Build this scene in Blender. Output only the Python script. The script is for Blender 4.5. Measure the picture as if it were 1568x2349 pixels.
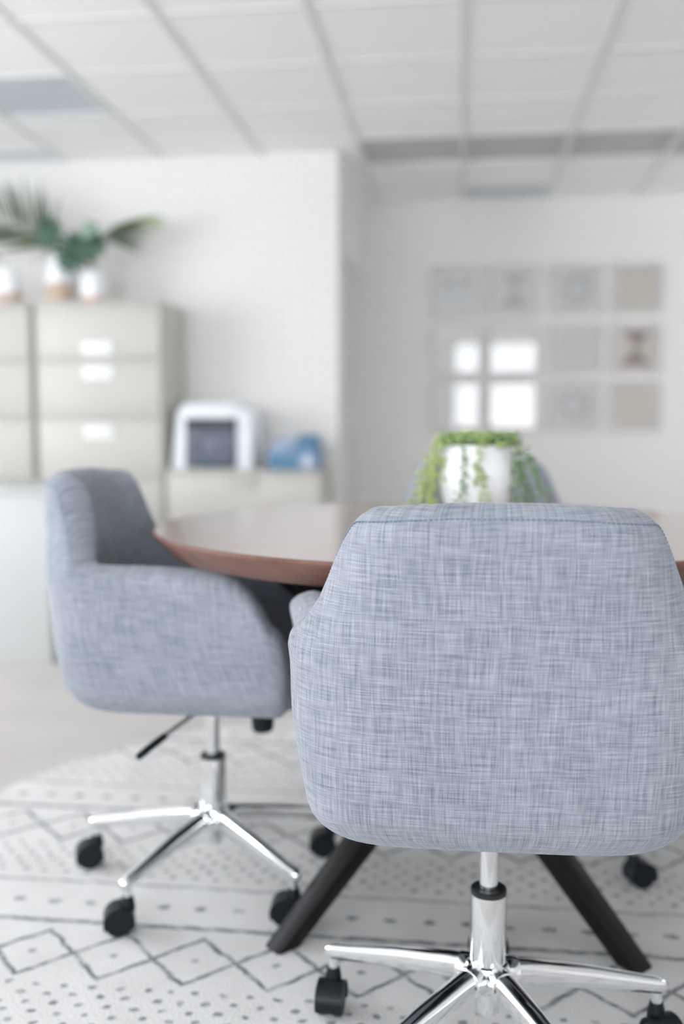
import bpy, bmesh, math, random
from mathutils import Vector, Matrix
random.seed(7)
PI = math.pi
for o in list(bpy.data.objects):
    bpy.data.objects.remove(o, do_unlink=True)
scene = bpy.context.scene
COL = scene.collection

# ------------------------------------------------------------------ camera
cam_d = bpy.data.cameras.new('camera')
cam = bpy.data.objects.new('camera', cam_d)
COL.objects.link(cam)
cam.location = (0, 0, 0.95)
cam.rotation_euler = (math.radians(90 - 4.992), 0, math.radians(6.914))
cam_d.sensor_fit = 'VERTICAL'
cam_d.sensor_height = 36.0
cam_d.sensor_width = 24.03
cam_d.lens = 35.0
cam_d.clip_start = 0.05
cam_d.dof.use_dof = True
cam_d.dof.focus_distance = 1.24
cam_d.dof.aperture_fstop = 1.6
scene.camera = cam

# ------------------------------------------------------------------ world, daylight through the windows
world = bpy.data.worlds.new('overcast_sky')
scene.world = world
world.use_nodes = True
bg = world.node_tree.nodes['Background']
bg.inputs['Color'].default_value = (0.90, 0.945, 1.0, 1)
bg.inputs['Strength'].default_value = 16.0

CEIL = 2.585
XL, XR, YF, YB = -5.0, 4.2, -4.2, 7.5           # room extents
# windows: (wall, a0, a1, z0, z1)
WINS = [('left', 0.7, 3.7, 0.60, 2.45),
        ('right', 5.6, 6.5, 0.95, 2.10),  # unseen window, added to brighten the alcove
        ('rear', -4.6, -0.75, 0.80, 2.52),
        ('rear', -0.20, 1.48, 0.80, 2.52)]


def portal(name, loc, rot, sx, sy):
    l = bpy.data.lights.new(name, 'AREA')
    l.shape = 'RECTANGLE'
    l.size = sx
    l.size_y = sy
    l.cycles.is_portal = True
    o = bpy.data.objects.new(name, l)
    COL.objects.link(o)
    o.location = loc
    o.rotation_euler = rot
    return o


for w, a0, a1, z0, z1 in WINS:
    if w == 'left':
        portal('window_daylight', (XL - 0.06, (a0 + a1) / 2, (z0 + z1) / 2), (PI / 2, 0, -PI / 2), a1 - a0, z1 - z0)
    elif w == 'right':
        portal('window_daylight', (XR + 0.06, (a0 + a1) / 2, (z0 + z1) / 2), (PI / 2, 0, PI / 2), a1 - a0, z1 - z0)  # daylight portal of the added right-hand window
    else:
        portal('window_daylight', ((a0 + a1) / 2, YF - 0.06, (z0 + z1) / 2), (PI / 2, 0, PI), a1 - a0, z1 - z0)

vs = scene.view_settings
vs.view_transform = 'Standard'
vs.look = 'None'
vs.exposure = -0.62
vs.gamma = 1.0
scene.cycles.diffuse_bounces = 8
scene.cycles.max_bounces = 12
vs.use_curve_mapping = False


# ------------------------------------------------------------------ material helpers
class X:
    """a node socket with arithmetic"""
    def __init__(s, nt, v):
        s.nt, s.v = nt, v

    def m(s, op, *a, clamp=False):
        n = s.nt.nodes.new('ShaderNodeMath')
        n.operation = op
        n.use_clamp = clamp
        for i, q in enumerate((s,) + a):
            if isinstance(q, X):
                s.nt.links.new(q.v, n.inputs[i])
            else:
                n.inputs[i].default_value = q
        return X(s.nt, n.outputs[0])

    def __add__(s, o): return s.m('ADD', o)
    def __sub__(s, o): return s.m('SUBTRACT', o)
    def __mul__(s, o): return s.m('MULTIPLY', o)
    def __truediv__(s, o): return s.m('DIVIDE', o)
    def mod(s, o): return s.m('FLOORED_MODULO', o)
    def abs(s): return s.m('ABSOLUTE')
    def sin(s): return s.m('SINE')
    def floor(s): return s.m('FLOOR')
    def max(s, o): return s.m('MAXIMUM', o)
    def min(s, o): return s.m('MINIMUM', o)
    def sqrt(s): return s.m('SQRT')

    def step(s, lo, hi, a=0.0, b=1.0):
        n = s.nt.nodes.new('ShaderNodeMapRange')
        n.interpolation_type = 'SMOOTHSTEP'
        s.nt.links.new(s.v, n.inputs[0])
        n.inputs[1].default_value = lo
        n.inputs[2].default_value = hi
        n.inputs[3].default_value = a
        n.inputs[4].default_value = b
        return X(s.nt, n.outputs[0])


class Mat:
    def __init__(s, name, color=(0.8, 0.8, 0.8), rough=0.5, metal=0.0, **kw):
        s.m = bpy.data.materials.new(name)
        s.m.use_nodes = True
        s.nt = s.m.node_tree
        s.b = s.nt.nodes['Principled BSDF']
        s.b.inputs['Base Color'].default_value = (*color, 1)
        s.b.inputs['Roughness'].default_value = rough
        s.b.inputs['Metallic'].default_value = metal
        for k, v in kw.items():
            s.b.inputs[k].default_value = v

    def coord(s, kind='Object'):
        n = s.nt.nodes.new('ShaderNodeTexCoord')
        sp = s.nt.nodes.new('ShaderNodeSeparateXYZ')
        s.nt.links.new(n.outputs[kind], sp.inputs[0])
        return [X(s.nt, sp.outputs[i]) for i in range(3)]

    def vec(s, *a):
        n = s.nt.nodes.new('ShaderNodeCombineXYZ')
        for i, q in enumerate(a):
            if isinstance(q, X):
                s.nt.links.new(q.v, n.inputs[i])
            else:
                n.inputs[i].default_value = q
        return n.outputs[0]

    def noise(s, vec, scale=1.0, detail=2.0, rough=0.5):
        n = s.nt.nodes.new('ShaderNodeTexNoise')
        n.inputs['Scale'].default_value = scale
        n.inputs['Detail'].default_value = detail
        n.inputs['Roughness'].default_value = rough
        s.nt.links.new(vec, n.inputs['Vector'])
        return X(s.nt, n.outputs[0])

    def mix(s, fac, a, b):
        n = s.nt.nodes.new('ShaderNodeMix')
        n.data_type = 'RGBA'
        n.clamp_factor = True
        if isinstance(fac, X):
            s.nt.links.new(fac.v, n.inputs[0])
        else:
            n.inputs[0].default_value = fac
        for i, q in ((6, a), (7, b)):
            if isinstance(q, tuple):
                n.inputs[i].default_value = (*q, 1)
            else:
                s.nt.links.new(q, n.inputs[i])
        return n.outputs[2]

    def color(s, sock):
        s.nt.links.new(sock, s.b.inputs['Base Color'])
        return s

    def bump(s, h, strength=0.3, dist=0.001):
        n = s.nt.nodes.new('ShaderNodeBump')
        n.inputs['Strength'].default_value = strength
        n.inputs['Distance'].default_value = dist
        s.nt.links.new(h.v, n.inputs['Height'])
        s.nt.links.new(n.outputs[0], s.b.inputs['Normal'])
        return s


M = {}


def plain(key, color, rough=0.5, metal=0.0, var=0.04, scale=30.0, **kw):
    """solid paint / plastic / metal with a slight procedural mottling"""
    m = Mat(key, color, rough, metal, **kw)
    x, y, z = m.coord()
    n = m.noise(m.vec(x, y, z), scale, 2)
    a = tuple(max(0, c * (1 - var)) for c in color)
    b = tuple(min(1, c * (1 + var)) for c in color)
    m.color(m.mix(n, a, b))
    M[key] = m.m
    return m


plain('chrome', (0.86, 0.87, 0.88), 0.07, 1.0, var=0.01)
plain('black_plastic', (0.008, 0.010, 0.013), 0.40, var=0.2, **{'Specular IOR Level': 0.22})
plain('dark_collar', (0.006, 0.007, 0.008), 0.5)
plain('black_wood', (0.006, 0.0055, 0.006), 0.42, var=0.3, scale=60, **{'Specular IOR Level': 0.22})
plain('cream_metal', (0.52, 0.505, 0.465), 0.42, var=0.015, scale=4)
plain('cream_shadow_gap', (0.45, 0.43, 0.39), 0.6)
plain('white_laminate', (0.52, 0.525, 0.515), 0.4, var=0.01, scale=4)
plain('pull_glint', (0.88, 0.89, 0.90), 0.28, 0.0, var=0.02)  # pulls painted white to stand for the window's reflection
plain('white_plastic', (0.80, 0.83, 0.86), 0.35, var=0.01)
plain('slate_plastic', (0.075, 0.09, 0.125), 0.35, var=0.05)
plain('gloss_black', (0.008, 0.010, 0.012), 0.15)
plain('grey_plastic', (0.15, 0.17, 0.215), 0.4)
plain('blue_plastic', (0.075, 0.19, 0.31), 0.35)
plain('pale_blue_plastic', (0.33, 0.43, 0.58), 0.35)
plain('highlight_pale', (0.38, 0.43, 0.55), 0.3)  # highlight painted as a pale colour
plain('ceramic_white', (0.84, 0.85, 0.87), 0.3, var=0.01)
plain('tan_wood', (0.50, 0.38, 0.29), 0.5, var=0.2, scale=12)
plain('pale_wood', (0.60, 0.52, 0.45), 0.5, var=0.1, scale=12)
plain('copper_base', (0.72, 0.45, 0.33), 0.45, var=0.08)
plain('ceiling_white', (0.92, 0.92, 0.92), 0.9, var=0.02, scale=80)
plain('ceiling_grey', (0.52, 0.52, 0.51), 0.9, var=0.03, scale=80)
plain('ceiling_bar', (0.74, 0.75, 0.74), 0.6, var=0.02)
plain('diffuser', (0.56, 0.61, 0.66), 0.35, var=0.02)
plain('door_paint', (0.66, 0.65, 0.63), 0.45, var=0.01, scale=3)
plain('trim_paint', (0.74, 0.73, 0.71), 0.45, var=0.01, scale=3)
plain('plain_wall', (0.85, 0.845, 0.835), 0.8, var=0.01, scale=3)
plain('handle_metal', (0.55, 0.58, 0.60), 0.25, 1.0)
plain('frame_wood', (0.70, 0.655, 0.635), 0.5, var=0.06, scale=20)
plain('mat_board', (0.93, 0.91, 0.895), 0.8, var=0.01)
plain('art_tan', (0.95, 0.89, 0.80), 0.8, var=0.02, scale=10)
plain('art_sand', (0.92, 0.895, 0.86), 0.8, var=0.02, scale=10)
plain('art_ink', (0.50, 0.41, 0.38), 0.8, var=0.04)
plain('art_blue', (0.86, 0.92, 0.97), 0.8)
plain('art_pale', (0.70, 0.70, 0.72), 0.8)
plain('soil', (0.05, 0.04, 0.03), 0.9, var=0.3)
plain('stitch', (0.16, 0.23, 0.31), 0.8)
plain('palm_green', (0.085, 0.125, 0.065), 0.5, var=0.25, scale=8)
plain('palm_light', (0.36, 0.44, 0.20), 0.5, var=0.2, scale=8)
plain('palm_stem', (0.20, 0.26, 0.11), 0.5)
plain('monstera_green', (0.030, 0.085, 0.050), 0.32, var=0.3, scale=9)
plain('monstera_light', (0.24, 0.37, 0.29), 0.35, var=0.15, scale=9)
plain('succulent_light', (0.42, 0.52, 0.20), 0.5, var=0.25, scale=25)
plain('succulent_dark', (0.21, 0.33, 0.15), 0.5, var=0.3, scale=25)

# glass over the pictures
gm = bpy.data.materials.new('picture_glass')
gm.use_nodes = True
nt = gm.node_tree
nt.nodes.clear()
out = nt.nodes.new('ShaderNodeOutputMaterial')
mx = nt.nodes.new('ShaderNodeMixShader')
fr = nt.nodes.new('ShaderNodeFresnel')
fr.inputs[0].default_value = 1.55
tr = nt.nodes.new('ShaderNodeBsdfTransparent')
gl = nt.nodes.new('ShaderNodeBsdfGlossy')
gl.inputs['Roughness'].default_value = 0.02
nt.links.new(fr.outputs[0], mx.inputs[0])
nt.links.new(tr.outputs[0], mx.inputs[1])
nt.links.new(gl.outputs[0], mx.inputs[2])
nt.links.new(mx.outputs[0], out.inputs[0])
M['picture_glass'] = gm


def fabric_mat():
    m = Mat('grey_linen', rough=0.9)
    u, v, _ = m.coord('UV')
    wob = m.noise(m.vec(u, v, 0.0), 6, 2) * 0.008
    uu = u + wob
    vv = v + m.noise(m.vec(u + 9.0, v, 0.0), 6, 2) * 0.008
    a1 = m.noise(m.vec(uu * 620.0, vv * 26.0, 0.0), 1, 1)       # fine warp slubs
    a2 = m.noise(m.vec(uu * 210.0, vv * 11.0, 3.0), 1, 2)        # broad warp streaks
    b1 = m.noise(m.vec(uu * 26.0, vv * 620.0, 5.0), 1, 1)
    b2 = m.noise(m.vec(uu * 11.0, vv * 210.0, 7.0), 1, 2)
    wv = (u * (2 * PI * 700)).sin() * (v * (2 * PI * 700)).sin()
    big = m.noise(m.vec(u, v, 2.0), 7, 2)
    f = (a1 - 0.5) * 1.0 + (b1 - 0.5) * 1.0 + (a2 - 0.5) * 0.62 + (b2 - 0.5) * 0.62 + wv * 0.10 + (big - 0.5) * 0.3 + 0.5
    c = m.mix(f, (0.118, 0.139, 0.172), (0.380, 0.400, 0.448))
    m.color(c)
    m.bump(f, 0.25, 0.0008)
    m.b.inputs['Sheen Weight'].default_value = 0.15
    M['linen'] = m.m


fabric_mat()


def wood_mat(key, rough, coat, dark, light):
    m = Mat(key, rough=rough)
    x, y, z = m.coord()
    g = m.noise(m.vec(x * 3.0, y * 26.0, z * 26.0), 1, 4, 0.6)
    g2 = m.noise(m.vec(x * 8.0, y * 120.0, z * 60.0), 1, 2)
    f = (g - 0.5) * 1.6 + (g2 - 0.5) * 0.6 + 0.5
    m.color(m.mix(f, dark, light))
    m.b.inputs['Specular IOR Level'].default_value = 0.7 if coat else 0.35
    m.b.inputs['Coat Weight'].default_value = coat
    m.b.inputs['Coat Roughness'].default_value = 0.14
    m.b.inputs['Coat IOR'].default_value = 1.6
    M[key] = m.m


wood_mat('walnut', 0.26, 1.0, (0.16, 0.078, 0.052), (0.33, 0.175, 0.120))
wood_mat('walnut_shaded', 0.42, 0.0, (0.11, 0.052, 0.038), (0.23, 0.118, 0.085))  # tabletop walnut darkened and uncoated, rim shade painted into the colour


def carpet_mat():
    m = Mat('carpet', rough=1.0)
    x, y, z = m.coord()
    a = m.noise(m.vec(x, y, z), 160, 2)
    b = m.noise(m.vec(x, y, z), 5, 3)
    f = (a - 0.5) * 0.9 + (b - 0.5) * 0.5 + 0.5
    m.color(m.mix(f, (0.42, 0.395, 0.375), (0.60, 0.575, 0.555)))
    m.bump(a, 0.5, 0.004)
    M['carpet'] = m.m


carpet_mat()


def rug_mat():
    """woven bands: lines, dashes, diamonds and fields of dots (flat woven pattern)"""
    m = Mat('rug_weave', rough=1.0)
    x, y, z = m.coord()
    w1 = (m.noise(m.vec(x, y, 0.0), 22, 3) - 0.5) * 0.020
    w2 = (m.noise(m.vec(x + 5.0, y, 0.0), 22, 3) - 0.5) * 0.020
    px = x + w1 + 0.449           # x measured from one diamond point
    py = y + w2 + (2.01 - 1.74)   # object origin stands at y = 2.01
    P = 0.545
    o = py.mod(P)
    row = (py / P).floor()
    soft = 0.0035

    def line(d, hw):
        return d.abs().step(hw - soft, hw + soft, 1.0, 0.0)
    oc = (o + P / 2).mod(P) - P / 2                   # centred on 0
    solid = line(oc, 0.0065)
    thin = line(o - 0.160, 0.0045) * 0.75
    # dash row
    dx = (px + row * 0.02).mod(0.0737) - 0.0368
    dy = o - 0.075
    dash = ((dx * dx) * 0.45 + dy * dy).sqrt().step(0.0060, 0.0115, 1.0, 0.0) * 0.9
    # diamonds 0.36 .. 0.51
    q = 0.1475
    tri = (px.mod(q) - q / 2).abs() * (0.075 * 2 / q)  # 0.075 at points, 0 midway
    e = (o - 0.435).abs()
    dia = line(e - tri, 0.0065)
    cx = (px + q / 2).mod(q) - q / 2
    cy = o - 0.435
    cdot = (cx * cx + cy * cy).sqrt().step(0.004, 0.010, 0.8, 0.0)
    # dots 0.19 .. 0.335
    gx, gy = 0.046, 0.0265
    rr = ((o - 0.19) / gy).floor()
    sx = (px + rr * 0.023 + m.noise(m.vec(x, y, 4.0), 9, 1) * 0.03).mod(gx) - gx / 2
    sy = (o - 0.19).mod(gy) - gy / 2
    dots = (sx * sx + sy * sy * 1.3).sqrt().step(0.0048, 0.0090, 0.85, 0.0)
    dots = dots * o.step(0.186, 0.190) * o.step(0.338, 0.342, 1.0, 0.0)
    fade = m.noise(m.vec(x, y, 8.0), 30, 3).step(0.30, 0.62, 0.45, 1.0)
    mask = solid.max(thin).max(dash).max(dia).max(cdot).max(dots) * fade
    pile = m.noise(m.vec(x, y, z), 260, 2)
    blot = m.noise(m.vec(x, y, z), 9, 3)
    f = (pile - 0.5) * 0.8 + (blot - 0.5) * 0.7 + 0.5
    base = m.mix(f, (0.53, 0.515, 0.495), (0.78, 0.775, 0.765))
    ink = m.mix(pile, (0.07, 0.075, 0.085), (0.20, 0.21, 0.225))
    m.color(m.mix(mask, base, ink))
    m.bump(pile, 0.6, 0.004)
    M['rug'] = m.m


rug_mat()


def paper_mat(key, ax):
    """wallpaper: fine vertical columns of dashes"""
    m = Mat(key, rough=0.85)
    c = m.coord()
    u, v = c[ax], c[2]
    wob = (m.noise(m.vec(u * 3.0, v * 9.0, 0.0), 1, 2) - 0.5) * 0.010
    per = 0.046
    col = (u / per).floor()
    d = ((u + wob).mod(per) - per / 2).abs()
    st = d.step(0.006, 0.012, 1.0, 0.0)
    dash = ((v + (col * 12.9898).sin() * 0.4).mod(0.11) - 0.055).abs().step(0.034, 0.044, 1.0, 0.25)
    n = m.noise(m.vec(c[0], c[1], c[2]), 18, 3)
    f = st * dash * 0.42 + (n - 0.5) * 0.10
    m.color(m.mix(f, (0.80, 0.785, 0.765), (0.57, 0.56, 0.55)))
    M[key] = m.m


paper_mat('wallpaper', 0)
paper_mat('wallpaper_side', 1)


# ------------------------------------------------------------------ mesh helpers
def new_mesh(name, verts, faces, mat, smooth=True, uvs=None, flat_angle=None):
    me = bpy.data.meshes.new(name)
    me.from_pydata([tuple(v) for v in verts], [], faces)
    if uvs is not None:
        lay = me.uv_layers.new(name='UVMap')
        for l in me.loops:
            lay.data[l.index].uv = uvs[l.vertex_index]
    me.materials.append(M[mat])
    bm = bmesh.new()
    bm.from_mesh(me)
    bmesh.ops.recalc_face_normals(bm, faces=bm.faces)
    bm.to_mesh(me)
    bm.free()
    for p in me.polygons:
        p.use_smooth = smooth
    if smooth and flat_angle is not None:
        me.set_sharp_from_angle(angle=math.radians(flat_angle))
    return me


def link(name, me, parent=None, loc=(0, 0, 0), rot=(0, 0, 0)):
    o = bpy.data.objects.new(name, me)
    COL.objects.link(o)
    o.parent = parent
    o.location = loc
    o.rotation_euler = rot
    return o


def tag(o, label, cat, group=None, kind=None):
    o['label'] = label
    o['category'] = cat
    if group:
        o['group'] = group
    if kind:
        o['kind'] = kind
    return o


def thing(name, label, cat, loc=(0, 0, 0), rz=0.0, group=None):
    o = bpy.data.objects.new(name, None)
    COL.objects.link(o)
    o.empty_display_size = 0.05
    o.location = loc
    o.rotation_euler = (0, 0, rz)
    return tag(o, label, cat, group)


def box_mesh(name, x0, x1, y0, y1, z0, z1, mat, bev=0.0, seg=2):
    bm = bmesh.new()
    bmesh.ops.create_cube(bm, size=1)
    for v in bm.verts:
        v.co = Vector(((x0 + x1) / 2 + v.co.x * (x1 - x0), (y0 + y1) / 2 + v.co.y * (y1 - y0), (z0 + z1) / 2 + v.co.z * (z1 - z0)))
    if bev > 0:
        bmesh.ops.bevel(bm, geom=list(bm.edges), offset=bev, segments=seg, profile=0.5, affect='EDGES')
    me = bpy.data.meshes.new(name)
    bm.to_mesh(me)
    bm.free()
    me.materials.append(M[mat])
    if bev > 0:
        for p in me.polygons:
            p.use_smooth = True
        me.set_sharp_from_angle(angle=math.radians(40))
    return me


def box(name, x0, x1, y0, y1, z0, z1, mat, parent=None, bev=0.0, seg=2):
    return link(name, box_mesh(name, x0, x1, y0, y1, z0, z1, mat, bev, seg), parent)


def hexa(name, bottom, top, mat, parent=None, bev=0.0):
    """eight corner solid: two quads"""
    bm = bmesh.new()
    vs_ = [bm.verts.new(p) for p in list(bottom) + list(top)]
    for f in ((3, 2, 1, 0), (4, 5, 6, 7), (0, 1, 5, 4), (1, 2, 6, 5), (2, 3, 7, 6), (3, 0, 4, 7)):
        bm.faces.new([vs_[i] for i in f])
    bmesh.ops.recalc_face_normals(bm, faces=bm.faces)
    if bev > 0:
        bmesh.ops.bevel(bm, geom=list(bm.edges), offset=bev, segments=2, profile=0.5, affect='EDGES')
    me = bpy.data.meshes.new(name)
    bm.to_mesh(me)
    bm.free()
    me.materials.append(M[mat])
    if bev > 0:
        for p in me.polygons:
            p.use_smooth = True
        me.set_sharp_from_angle(angle=math.radians(40))
    return link(name, me, parent)


def lathe_mesh(name, prof, mat, seg=32, flat=35, axis='z', smooth=True):
    verts, faces = [], []
    n = len(prof)
    for i in range(seg):
        a = 2 * PI * i / seg
        for r, z in prof:
            if axis == 'z':
                verts.append((r * math.cos(a), r * math.sin(a), z))
            else:
                verts.append((z, r * math.cos(a), r * math.sin(a)))
    for i in range(seg):
        j = (i + 1) % seg
        for k in range(n - 1):
            faces.append((i * n + k, j * n + k, j * n + k + 1, i * n + k + 1))
    faces.append([i * n for i in range(seg)][::-1])
    faces.append([i * n + n - 1 for i in range(seg)])
    return new_mesh(name, verts, faces, mat, smooth, flat_angle=flat)


def tube_mesh(name, pts, radii, mat, seg=10):
    pts = [Vector(p) for p in pts]
    if not hasattr(radii, '__len__'):
        radii = [radii] * len(pts)
    verts, faces = [], []
    up = Vector((0, 0, 1))
    for i, p in enumerate(pts):
        t = (pts[min(i + 1, len(pts) - 1)] - pts[max(i - 1, 0)]).normalized()
        a = t.cross(up)
        if a.length < 1e-4:
            a = t.cross(Vector((1, 0, 0)))
        a.normalize()
        b = t.cross(a).normalized()
        for k in range(seg):
            th = 2 * PI * k / seg
            verts.append(p + (a * math.cos(th) + b * math.sin(th)) * radii[i])
    for i in range(len(pts) - 1):
        for k in range(seg):
            k2 = (k + 1) % seg
            faces.append((i * seg + k, i * seg + k2, (i + 1) * seg + k2, (i + 1) * seg + k))
    faces.append(list(range(seg))[::-1])
    faces.append([(len(pts) - 1) * seg + k for k in range(seg)])
    return new_mesh(name, verts, faces, mat, True, flat_angle=50)


def interp(tab, z):
    if z <= tab[0][0]:
        return tab[0][1]
    for (a, va), (b, vb) in zip(tab, tab[1:]):
        if z <= b:
            t = (z - a) / (b - a)
            return va + (vb - va) * t
    return tab[-1][1]


def cubic(tab, z):
    """smooth (Catmull-Rom like) interpolation through a table"""
    if z <= tab[0][0]:
        return tab[0][1]
    if z >= tab[-1][0]:
        return tab[-1][1]
    for i in range(len(tab) - 1):
        if tab[i][0] <= z <= tab[i + 1][0]:
            x0, y0 = tab[i]
            x1, y1 = tab[i + 1]
            h = x1 - x0
            s = (y1 - y0) / h
            sl = (y0 - tab[i - 1][1]) / (x0 - tab[i - 1][0]) if i > 0 else s
            sr = (tab[i + 2][1] - y1) / (tab[i + 2][0] - x1) if i + 2 < len(tab) else s
            m0 = (sl + s) / 2
            m1 = (sr + s) / 2
            t = (z - x0) / h
            return (y0 * (2 * t**3 - 3 * t**2 + 1) + m0 * h * (t**3 - 2 * t**2 + t)
                    + y1 * (-2 * t**3 + 3 * t**2) + m1 * h * (t**3 - t**2))


def sstep(a, b, t):
    t = max(0.0, min(1.0, (t - a) / (b - a)))
    return t * t * (3 - 2 * t)


def struct(o, label=None):
    o['kind'] = 'structure'
    if label:
        o['label'] = label
    return o


# ------------------------------------------------------------------ room shell
struct(box('floor', XL - 0.2, XR + 0.2, YF - 0.2, YB + 0.2, -0.1, 0.0, 'carpet'), 'light greige wall-to-wall carpet')
XC = -0.765      # corner of the near wall and the alcove
YW = 6.10        # papered wall behind the filing cabinets
struct(box('wall_back', XL - 0.12, XC, YW, YW + 0.12, 0, CEIL + 0.1, 'wallpaper'), 'pale papered wall behind the filing cabinets')
struct(box('wall_alcove', XC - 0.12, XR + 0.12, YB, YB + 0.12, 0, CEIL + 0.1, 'wallpaper'), 'papered alcove wall carrying the framed prints')
# the return wall with its door opening
DY0, DY1, DZ = 6.34, 7.20, 2.05
ret = bpy.data.objects.new('wall_return', None)
COL.objects.link(ret)
struct(ret, 'return wall with a door between the two papered walls')
box('wall_section', XC - 0.12, XC, YW + 0.12, DY0, 0, CEIL + 0.1, 'wallpaper_side', ret)
box('wall_section', XC - 0.12, XC, DY1, YB, 0, CEIL + 0.1, 'wallpaper_side', ret)
box('wall_section', XC - 0.12, XC, DY0, DY1, DZ, CEIL + 0.1, 'wallpaper_side', ret)
# walls with windows
def window_wall(name, along, fixed, thick, lo, hi, wins, mat):
    root = bpy.data.objects.new(name, None)
    COL.objects.link(root)
    struct(root)
    cuts = sorted(wins)
    pos = lo
    def seg(a, b, z0, z1):
        if along == 'x':
            box('wall_section', a, b, fixed - thick, fixed, z0, z1, mat, root)
        else:
            box('wall_section', fixed - thick, fixed, a, b, z0, z1, mat, root)
    for a0, a1, z0, z1 in cuts:
        seg(pos, a0, 0, CEIL + 0.1)
        seg(a0, a1, 0, z0)
        seg(a0, a1, z1, CEIL + 0.1)
        pos = a1
    seg(pos, hi, 0, CEIL + 0.1)
    return root


window_wall('wall_left', 'y', XL, 0.12, YF, YW, [w[1:] for w in WINS if w[0] == 'left'], 'plain_wall')
window_wall('wall_right', 'y', XR + 0.12, 0.12, YF - 0.12, YB, [w[1:] for w in WINS if w[0] == 'right'], 'plain_wall')
window_wall('wall_rear', 'x', YF, 0.12, XL - 0.12, XR, [w[1:] for w in WINS if w[0] == 'rear'], 'plain_wall')
for i, (w, a0, a1, z0, z1) in enumerate(WINS):
    root = bpy.data.objects.new('window_%d' % (i + 1), None)
    COL.objects.link(root)
    struct(root)
    t = 0.045

    def fb(nm, a, b, c, d):
        if w == 'left':
            box(nm, XL - 0.09, XL - 0.02, a, b, c, d, 'trim_paint', root)
        elif w == 'right':
            box(nm, XR + 0.02, XR + 0.09, a, b, c, d, 'trim_paint', root)
        else:
            box(nm, a, b, YF - 0.09, YF - 0.02, c, d, 'trim_paint', root)
    fb('window_frame', a0, a0 + t, z0, z1)
    fb('window_frame', a1 - t, a1, z0, z1)
    fb('window_frame', a0, a1, z0, z0 + t)
    fb('window_frame', a0, a1, z1 - t, z1)
    if a1 - a0 > 2:
        mid = (a0 + a1) / 2
        fb('window_mullion', mid - t / 2, mid + t / 2, z0, z1)

# door in the return wall
door = bpy.data.objects.new('door_1', None)
COL.objects.link(door)
struct(door, 'pale grey door in the return wall')
box('door_leaf', XC - 0.06, XC - 0.015, DY0 + 0.03, DY1 - 0.03, 0.01, DZ - 0.03, 'door_paint', door, 0.003)
for a, b in ((DY0 - 0.05, DY0 + 0.03), (DY1 - 0.03, DY1 + 0.05)):
    box('door_jamb', XC - 0.1, XC + 0.015, a, b, 0, DZ + 0.05, 'trim_paint', door, 0.003)
box('door_head', XC - 0.1, XC + 0.015, DY0 + 0.03, DY1 - 0.03, DZ - 0.03, DZ + 0.05, 'trim_paint', door, 0.003)
hr = link('door_handle', lathe_mesh('door_handle', [(0.0, -0.02), (0.026, -0.02), (0.026, -0.01), (0.009, -0.008), (0.009, 0.04), (0.0, 0.04)], 'handle_metal', 20, axis='x'), door, (XC + 0.004, 6.47, 0.99))
link('lever', tube_mesh('lever', [(0.035, -0.01, 0), (0.035, 0.05, 0.0), (0.034, 0.11, -0.003)], [0.009, 0.009, 0.007], 'handle_metal'), hr)

# baseboards
struct(box('baseboard_alcove', XC + 0.02, XR, YB - 0.014, YB, 0.0, 0.10, 'trim_paint', None, 0.003))
struct(box('baseboard_back', XL, XC, YW - 0.014, YW, 0.0, 0.10, 'trim_paint', None, 0.003))

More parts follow.
